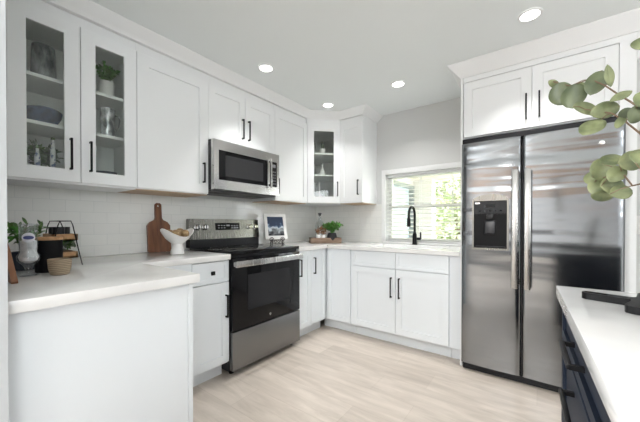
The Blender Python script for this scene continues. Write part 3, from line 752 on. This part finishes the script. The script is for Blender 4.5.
sprig_plant(pt, 'foliage', [M['leaf'], M['leaf_s']], (0, 0, .04), (.085, .17), 260, .036, 21, stems=18, r0=.012)
def bottle(label, loc, h):
    t = thing('patterned_bottle', label, 'bottle', loc, 0)
    k = h / .18; m = mottled(mat('white_blue_glaze', (.8, .8, .8), .2), (.16, .22, .38), (.84, .85, .86), nscale=55, p0=.36, p1=.5)
    MB().lathe([(.012, 0), (.013, .003), (.013, .13 * k), (.009, .15 * k), (.007, .17 * k), (.008, h), (.005, h)], seg=18).build('body', m, t)
    MB().lathe([(.0055, h), (.009, h + .002), (.009, h + .012), (.004, h + .016)], seg=14).build('stopper', M['leaf'], t)
bottle('shorter blue and white bottle in front of the dark plant in the glazed cabinet', (.245, -2.83, Z0), .165)
bottle('taller blue and white bottle beside the dark plant in the glazed cabinet', (.245, -2.765, Z0), .225)
pp = thing('potted_plant', 'small green plant in a white cylinder pot on the top shelf behind glass', 'plant', (.19, -2.487, Z1))
MB().lathe([(.038, 0), (.041, .004), (.043, .115), (.039, .115), (.037, .02)], seg=28).build('pot', M['white_c'], pp)
sprig_plant(pp, 'foliage', [M['leaf'], M['leaf_b']], (0, 0, .105), (.062, .125), 300, .027, 22, stems=20, r0=.012)
cp = thing('crystal_pitcher', 'cut crystal pitcher on the middle shelf below the white potted plant', 'pitcher', (.19, -2.482, Z2))
MB().lathe([(.034, 0), (.038, .006), (.040, .10), (.043, .195), (.040, .195), (.036, .10), (.034, .015)], seg=32).build('body', M['crystal'], cp)
MB().tube([(0, .038, .165), (0, .062, .165), (0, .070, .14), (0, .062, .08), (0, .037, .055)], .005, 10).build('handle', M['crystal'], cp)
ds = MB().lathe([(.04, 0), (.044, .005), (.062, .045), (.068, .085), (.064, .085), (.058, .05), (.03, .012)], seg=32).build('bowl', M['slate'], None, (.19, -2.500, Z0))
tag(ds, 'dark slate bowl at the bottom of the glazed cabinet under the crystal pitcher', 'bowl')
# corner cabinet
def dg(z, s=0, dpt=0): return (.385 + .7071 * s + .7071 * dpt, -.375 + .7071 * s - .7071 * dpt, z)
t = thing('potted_cactus', 'tiny spiky plant in a white pot at the top of the glazed corner cabinet', 'plant', dg(1.952))
MB().lathe([(.028, 0), (.034, .003), (.037, .072), (.033, .072), (.03, .01)], seg=24).build('pot', M['white_c'], t)
b = MB()
for dx, dy, hh in ((0, 0, .10), (.016, .006, .075), (-.014, .008, .07), (.004, -.016, .06)): b.lathe([(.004, .05), (.009, .07), (.008, .07 + hh * .6), (.002, .07 + hh)], (dx, dy, 0), 10)
b.build('spikes', M['leaf_s'], t)
t = MB().lathe([(.034, 0), (.040, .004), (.040, .03), (.022, .075), (.010, .105), (.010, .145), (.013, .15), (.008, .15)], seg=24).build('carafe', mat('frosted_grey_glass', (.62, .64, .63), .2), None, dg(1.703))
tag(t, 'small pale grey carafe on the middle shelf of the corner cabinet', 'carafe')
t = thing('candlestick', 'white taper candle in a holder at the bottom of the corner cabinet', 'candle', dg(ZB + .018, -.035))
MB().lathe([(.028, 0), (.028, .006), (.010, .014), (.012, .085), (.018, .092), (.008, .094)], seg=20).build('holder', M['white_c'], t)
MB().lathe([(.010, .090), (.010, .245), (.004, .25)], seg=14).build('candle', M['white_c'], t)
t = thing('small_plant', 'little dark plant beside the taper candle in the corner cabinet', 'plant', dg(ZB + .018, .035))
MB().lathe([(.022, 0), (.027, .045), (.023, .045), (.02, .01)], seg=18).build('pot', M['slate'], t)
sprig_plant(t, 'foliage', [M['leaf_s'], M['leaf']], (0, 0, .04), (.05, .12), 60, .030, 31, stems=9)

# ------------------------------------------------------------------ things on the left worktop
ZW = ZC1 + .0005
# board leaning on the short wall
cb = thing('cutting_board', 'red-brown wooden cutting board leaning on the short wall at the left end', 'cutting board', (.80, -2.992, ZW), 0)
def board_mesh(w, h, neck, nh, t, lean, rz, m, par, name='board'):
    b = MB(); tm = bmesh.new(); p = []
    r = .03
    p += [(-w / 2 + .01, 0), (w / 2 - .01, 0), (w / 2, .01), (w / 2, h - .045), (w / 2 - .02, h - .018), (neck / 2 + .008, h), (neck / 2, h + .015), (neck / 2, h + nh - .012), (neck / 2 - .012, h + nh)]
    p += [(-x, z) for x, z in p[::-1]][0:]
    hole = [(.008 * math.cos(2 * PI * i / 12), h + nh - .024 + .008 * math.sin(2 * PI * i / 12)) for i in range(12)]
    loops = []
    for y in (0, t):
        lv = []
        for pts in (p, hole):
            v = [tm.verts.new((x, y, z)) for x, z in pts]; e = [tm.edges.new((v[i], v[(i + 1) % len(v)])) for i in range(len(v))]; lv.append((v, e))
        bmesh.ops.triangle_fill(tm, use_beauty=True, edges=lv[0][1] + lv[1][1]); loops.append(lv)
    for k in (0, 1):
        a, c = loops[0][k][0], loops[1][k][0]
        for i in range(len(a)): tm.faces.new((a[i], a[(i + 1) % len(a)], c[(i + 1) % len(a)], c[i]))
    b.merge(tm, Matrix.Rotation(rz, 4, 'Z') @ Matrix.Rotation(-lean, 4, 'X'))
    return b.build(name, m, par)
board_mesh(.20, .175, .11, .035, .018, math.radians(9.5), PI, M['wood_o'], cb)
# jar: clear glass apothecary on a foot
gj = thing('glass_jar', 'clear footed glass jar with a blue oval label, near the short wall', 'jar', (.70, -2.935, ZW))
MB().lathe([(.031, 0), (.033, .004), (.014, .014), (.011, .028), (.018, .045), (.036, .065), (.038, .085), (.029, .103), (.030, .115), (.031, .215), (.034, .222), (.032, .224), (.029, .216), (.028, .112), (.027, .10), (.034, .082), (.015, .056), (.004, .052)], seg=36).build('body', M['glass_jar'], gj)
MB().lathe([(.012, .055), (.028, .066), (.033, .082), (.026, .10), (.026, .112), (.027, .150), (.006, .158)], seg=28).build('contents', mottled(mat('white_contents', (.7, .71, .72), .4), (.66, .67, .69), (.92, .92, .92), nscale=60), gj)
def wrap(m, name, par, hw, hh, zc, r, ang, off=.0006):
    b = MB(); n = 16; rs = []
    c = b.bm.verts.new(((r + off) * math.cos(ang), (r + off) * math.sin(ang), zc)); rim = []
    for i in range(24):
        a = 2 * PI * i / 24; th = ang + hw * math.cos(a) / r; rim.append(b.bm.verts.new(((r + off) * math.cos(th), (r + off) * math.sin(th), zc + hh * math.sin(a))))
    for i in range(24): b.bm.faces.new((c, rim[i], rim[(i + 1) % 24]))
    return b.build(name, m, par)
A0 = math.atan2(-.27, 1.77)
wrap(mat('label_pale', (.70, .72, .78), .4), 'label', gj, .022, .021, .165, .0312, A0)
wrap(mat('label_blue', (.05, .07, .22), .4), 'label_band', gj, .017, .008, .165, .0312, A0, .0012)
# leafy sprigs behind the jar
pb = thing('potted_plant', 'green leafy plant half hidden behind the footed glass jar', 'plant', (.47, -2.915, ZW))
MB().lathe([(.035, 0), (.042, .004), (.046, .09), (.042, .09), (.038, .015)], seg=24).build('pot', M['slate'], pb)
sprig_plant(pb, 'foliage', [M['leaf'], M['leaf_b']], (0, 0, .085), (.09, .15), 120, .036, 41, stems=14)
# black canister
cn = thing('canister', 'matte black canister with a wooden lid behind the woven bowl', 'canister', (.625, -2.855, ZW))
MB().lathe([(.046, 0), (.049, .003), (.049, .148), (.044, .148)], seg=36).build('body', mat('matte_black', (.009, .009, .010), .55, spec=.1), cn)
MB().lathe([(.044, .1485), (.050, .1485), (.050, .160), (.047, .163)], seg=36).build('lid', M['wood_t'], cn)
# woven bowl
wb = MB().lathe([(.028, 0), (.033, .003), (.039, .03), (.0415, .068), (.0385, .070), (.035, .03), (.024, .008)], seg=32).build('woven_bowl', M['weave'], None, (.765, -2.846, ZW))
tag(wb, 'small woven rope bowl standing in front of the black canister', 'bowl')
# two-tier tray
tt = thing('tiered_tray', 'two-tier wooden tray in a black wire frame on the left worktop', 'tray', (.385, -2.765, ZW), 0)
def tray_box(z, hx, hy, h, name, ox=0):
    b = MB(); k = .008
    b.box(ox - hx, -hy, z, ox + hx, hy, z + k); b.box(ox - hx, -hy, z, ox + hx, -hy + k, z + h); b.box(ox - hx, hy - k, z, ox + hx, hy, z + h); b.box(ox - hx, -hy, z, ox - hx + k, hy, z + h); b.box(ox + hx - k, -hy, z, ox + hx, hy, z + h)
    return b.build(name, M['wood_t'], tt, smooth=False)
tray_box(.136, .10, .052, .034, 'upper_tray'); tray_box(.044, .10, .052, .032, 'lower_tray')
b = MB()
for s in (-1, 1):
    x = s * .104; b.tube([(x, -.070, .0025), (x, -.058, .06), (x, -.030, .215), (x, -.022, .238), (x, .022, .238), (x, .030, .215), (x, .058, .06), (x, .070, .0025)], .0026, 8)
b.tube([(-.104, -.022, .238), (.104, -.022, .238)], .0026, 8); b.tube([(-.104, .022, .238), (.104, .022, .238)], .0026, 8)
b.build('wire_frame', M['black'], tt)
for i, (x, y, lb) in enumerate(((.045, -.022, 'black cup at the near end of the upper tray of the wire stand'), (-.03, -.022, 'black cup in the middle of the upper tray of the wire stand'), (.015, .020, 'black cup on the wall side of the upper tray of the wire stand'))):
    t = MB().lathe([(.021, 0), (.0245, .003), (.0255, .062), (.0235, .062), (.022, .01)], seg=24).build('cup', M['blackp'], None, (.385 + x + (.03 if i < 2 else -.03), -2.765 + y, ZW + .1445))
    tag(t, lb, 'cup', 'black cups on the tiered tray')
sp = thing('trailing_plant', 'grey-green leafy plant sitting in the lower tray of the wire stand', 'plant', (.40, -2.765, ZW + .0525))
MB().box(-.07, -.035, 0, .07, .035, .03, .004).build('soil_block', M['twig'], sp)
for i, dx in enumerate((-.05, 0, .05)):
    sprig_plant(sp, 'foliage', [M['leaf_s'], M['leaf']], (dx, -.005, .028), (.070, .062), 80, .028, 50 + i, stems=9)
# paddle board against the tiles
pbd = thing('paddle_board', 'dark walnut paddle board with a neck handle leaning on the tiles left of the range', 'cutting board', (.052, -2.088, ZW), 0)
board_mesh(.175, .255, .05, .135, .018, math.radians(5), L90, M['wood_b'], pbd)
# compote bowl
co = thing('pedestal_bowl', 'white ceramic pedestal bowl with a wavy rim, beside the range', 'bowl', (.325, -2.092, ZW))
def wavy(p, a):
    k = max(0, (p.z - .075) / .085); return Vector((p.x, p.y, p.z + k * k * (.024 * math.cos(2 * a + PI) - .008)))
MB().lathe([(.044, 0), (.047, .004), (.043, .03), (.034, .062), (.033, .074), (.050, .088), (.080, .115), (.103, .150), (.112, .168), (.108, .170), (.098, .150), (.074, .118), (.04, .097), (.01, .092)], seg=48, fn=wavy).build('bowl_body', M['white_c'], co)
for i, (x, y, z, r, lb) in enumerate(((.035, -.030, .148, .033, 'brown dried ball nearest the rim in the pedestal bowl'), (-.020, .030, .156, .034, 'brown dried ball heaped highest in the pedestal bowl'), (.030, .042, .150, .030, 'brown dried ball on the range side of the pedestal bowl'), (-.040, -.036, .150, .031, 'brown dried ball on the wall side of the pedestal bowl'))):
    t = MB().sphere((0, 0, 0), r, 18).build('dried_ball', M['moss'], None, (.325 + x, -2.092 + y, ZW + z)); tag(t, lb, 'decorative ball', 'dried balls in the pedestal bowl')

# ------------------------------------------------------------------ things right of the range and in the corner
ea = thing('easel', 'black scrolled wire easel holding the white framed picture', 'easel', (.235, -.985, ZW), math.radians(68)); ea.scale = (1.15, 1, 1.15)
b = MB()
def scroll(cx, z, r, s, y=-.02):
    pts = []
    for i in range(26):
        t = i / 25; a = t * 2.6 * PI; rr = r * (1 - .72 * t); pts.append((cx + s * (r - rr * math.cos(a)) - s * r, y, z + rr * math.sin(a)))
    return pts
for s in (-1, 1):
    b.tube(scroll(s * .055, .050, .022, s), .0028, 8); b.tube(scroll(s * .055, .020, .017, s), .0028, 8); b.tube(scroll(s * .018, .030, .017, -s), .0028, 8)
    b.tube([(s * .075, -.02, .003), (s * .055, -.02, .003), (s * .02, -.02, .012), (0, -.02, .006)], .0028, 8)
    b.tube([(s * .06, -.02, .003), (s * .05, .01, .06), (s * .02, .07, .20), (0, .085, .23)], .0028, 8)
    b.tube([(s * .06, -.03, .045), (s * .06, -.005, .045)], .0028, 8)
b.tube([(-.075, -.02, .045), (.075, -.02, .045)], .0028, 8); b.tube([(0, .085, .23), (0, .11, .003)], .0028, 8)
b.build('wire_frame', M['black'], ea)
pf = thing('picture_frame', 'white framed small picture standing on the scrolled easel', 'picture', (.235, -.985, ZW + .0545), math.radians(68))
T = Matrix.Rotation(math.radians(-14), 4, 'X')
b = MB(); w, hh = .124, .280; y0 = -.016
for a in ((-w, 0, w, .040), (-w, hh - .034, w, hh), (-w, .040, -w + .034, hh - .034), (w - .034, .040, w, hh - .034)): b.box(a[0], y0, a[1], a[2], y0 + .014, a[3], mtx=T)
b.build('frame', M['white_c'], pf, smooth=False)
MB().box(-w + .034, y0 + .004, .040, w - .034, y0 + .010, hh - .034, mtx=T).build('print', M['picture'], pf, smooth=False)

ck = thing('wooden_crate', 'low weathered wooden crate in the corner holding jars and a plant', 'crate', (.475, -.440, ZW), PI / 4)
b = MB(); hx, hy, h, k = .175, .085, .062, .010
b.box(-hx, -hy, 0, hx, hy, k); b.box(-hx, -hy, 0, hx, -hy + k, h); b.box(-hx, hy - k, 0, hx, hy, h); b.box(-hx, -hy, 0, -hx + k, hy, h); b.box(hx - k, -hy, 0, hx, hy, h)
b.build('box', M['wood_k'], ck, smooth=False)
def ckp(s, dpt, z=.0105): return (.475 + .7071 * s + .7071 * dpt, -.440 + .7071 * s - .7071 * dpt, ZW + z)
for s, lb in ((-.085, 'left'), (-.030, 'right')):
    t = thing('ceramic_jar', 'white ceramic jar of dried orange flowers in the crate, ' + ('at its outer end' if lb == 'left' else 'next to the black pot'), 'jar', ckp(s, .048), 0, 'white jars in the crate')
    MB().lathe([(.022, 0), (.025, .004), (.025, .082), (.022, .088), (.020, .082), (.02, .01)], seg=24).build('jar_body', M['white_c'], t)
    sprig_plant(t, 'dried_flowers', [M['dried'], M['twig']], (0, 0, .075), (.050, .10), 70, .026, 60 + int(s * 1000), stems=11)
t = thing('potted_plant', 'bright green plant in a round black pot in the corner crate', 'plant', ckp(.075, .035))
MB().lathe([(.028, 0), (.050, .022), (.058, .060), (.050, .098), (.042, .108), (.038, .104), (.04, .02)], seg=28).build('pot', M['blackp'], t)
sprig_plant(t, 'foliage', [M['leaf_b'], M['leaf']], (0, 0, .098), (.105, .140), 420, .042, 71, stems=26, wr=.5)
t = thing('glass_bottle', 'tall clear glass bottle with a dark stopper at the back of the crate', 'bottle', ckp(-.060, -.010))
MB().lathe([(.052, 0), (.056, .004), (.056, .20), (.045, .235), (.020, .265), (.017, .315), (.014, .315), (.014, .27), (.05, .19), (.05, .01)], seg=32).build('body', M['glass_jar'], t)
MB().lathe([(.013, .300), (.013, .316), (.021, .317), (.021, .332), (.015, .336)], seg=20).build('stopper', M['dgrey'], t)

# ------------------------------------------------------------------ eucalyptus in a vase on the island
vz = MB().lathe([(.055, 0), (.062, .004), (.085, .09), (.080, .17), (.045, .235), (.040, .27), (.048, .285), (.043, .285), (.035, .265), (.04, .235), (.074, .165), (.078, .09), (.03, .01)], seg=36).build('vase', M['white_c'], None, (2.99, -2.36, ZW))
tag(vz, 'white bellied vase on the island holding the eucalyptus branches', 'vase')
A = [((2.511, -2.16, 1.494), .0603, .0494, (.208, .155, -.966)), ((2.535, -2.2, 1.468), .0620, .0491, (-.07, -.052, -.996)), ((2.496, -2.15, 1.529), .0336, .0168, (-.695, -.517, .5)), ((2.575, -2.22, 1.483), .0637, .0392, (.339, .252, .906)), ((2.595, -2.24, 1.486), .0518, .0165, (-.139, -.104, .985)), ((2.549, -2.18, 1.5), .0418, .0131, (.79, .588, .174)), ((2.609, -2.28, 1.421), .0532, .0177, (.727, .541, .423))]
B_ = [((2.553, -2.26, 1.412), .0620, .0334, (.79, .588, -.174)), ((2.583, -2.28, 1.396), .0681, .0340, (.775, .577, .259)), ((2.56, -2.3, 1.357), .0543, .0407, (.614, .457, .643)), ((2.609, -2.33, 1.369), .0333, .0187, (.775, .577, .259)), ((2.618, -2.36, 1.356), .0317, .0337, (.754, .561, -.342)), ((2.602, -2.32, 1.355), .0318, .0149, (.401, .299, .866)), ((2.63, -2.36, 1.381), .0391, .0352, (.614, .457, .643)), ((2.640, -2.30, 1.517), .0297, .0382, (.274, .204, .94))]
D = [((2.586, -2.24, 1.266), .0617, .0522, (.695, .517, .5)), ((2.597, -2.27, 1.283), .0499, .0363, (.754, .561, .342)), ((2.601, -2.29, 1.249), .0441, .0309, (.567, .422, .707)), ((2.622, -2.3, 1.273), .0555, .0384, (.79, .588, .174)), ((2.582, -2.23, 1.227), .0482, .0433, (.401, .299, .866)), ((2.6, -2.26, 1.225), .0550, .0412, (.802, .597, 0)), ((2.61, -2.28, 1.209), .0487, .0310, (.79, .588, .174)), ((2.583, -2.25, 1.204), .0517, .0235, (.799, .595, -.087)), ((2.632, -2.33, 1.275), .0366, .0366, (.614, .457, .643)), ((2.571, -2.22, 1.251), .0344, .0344, (.139, .104, .985))]
SA = [(2.492, -2.15, 1.536), (2.529, -2.17, 1.507), (2.565, -2.21, 1.499), (2.588, -2.23, 1.47), (2.607, -2.26, 1.433), (2.623, -2.3, 1.396), (2.639, -2.35, 1.35), (2.76, -2.36, 1.29), (2.90, -2.36, 1.26), (2.985, -2.36, 1.17)]
SB = [(2.551, -2.26, 1.412), (2.576, -2.27, 1.397), (2.593, -2.29, 1.384), (2.61, -2.32, 1.353), (2.623, -2.36, 1.317), (2.641, -2.4, 1.273), (2.78, -2.40, 1.24), (2.91, -2.375, 1.24), (2.99, -2.37, 1.16)]
SD = [(2.581, -2.24, 1.248), (2.598, -2.26, 1.248), (2.611, -2.28, 1.253), (2.622, -2.31, 1.219), (2.635, -2.36, 1.22), (2.66, -2.4, 1.225), (2.80, -2.39, 1.22), (2.93, -2.365, 1.225), (2.995, -2.355, 1.15)]
SPEC = (('eucalyptus_branch', 'highest eucalyptus branch, reaching left over the refrigerator cabinet doors', SA, A, 101, 1), ('eucalyptus_branch', 'middle eucalyptus branch crossing the top edge of the refrigerator', SB, B_, 102, 0), ('eucalyptus_branch', 'lowest eucalyptus branch, a thick clump of round leaves before the refrigerator', SD, D, 103, 0))
TOC = Vector((-.15, -.95, -.05))
for nm, lb, st, lv, sd, dark in SPEC:
    r = random.Random(sd); t = thing(nm, lb, 'branch', st[-1], 0, 'eucalyptus branches in the island vase'); o = Vector(st[-1])
    pts = [Vector(p) - o for p in st]; n = len(pts)
    b = MB(); q = MB(); q.tube(pts, [.0011 + .0016 * i / n for i in range(n)], 8)
    for i, (c, ln, wd, ax) in enumerate(lv):
        c = Vector(c) - o; ax = Vector(ax)
        nr = TOC + Vector((r.gauss(0, .25), r.gauss(0, .2), r.gauss(.1, .28)))
        b.mi = (1 if i in (0, 1, 3) else 0) if dark else (1 if i in (3, 4) and sd == 102 else 0)
        b.leaf(c, ln * 1.05, wd * 1.1, ax, nr, cup=.10, pts=13, round_=.55 if wd / ln > .45 else .8)
        # leaf stalk to the nearest stem point
        e = [c - ax.normalized() * ln * .5, c + ax.normalized() * ln * .5]
        best = min(((p - x).length, k, j) for k, x in enumerate(e) for j, p in enumerate(pts))
        if best[0] < .09: q.tube([e[best[1]], (e[best[1]] + pts[best[2]]) / 2 + Vector((0, 0, .003)), pts[best[2]]], .0009, 6)
    b.build('leaves', [M['euc'], M['euc_d']], t, recalc=False, solid=.0008)
    q.build('stem', M['twig'], t)
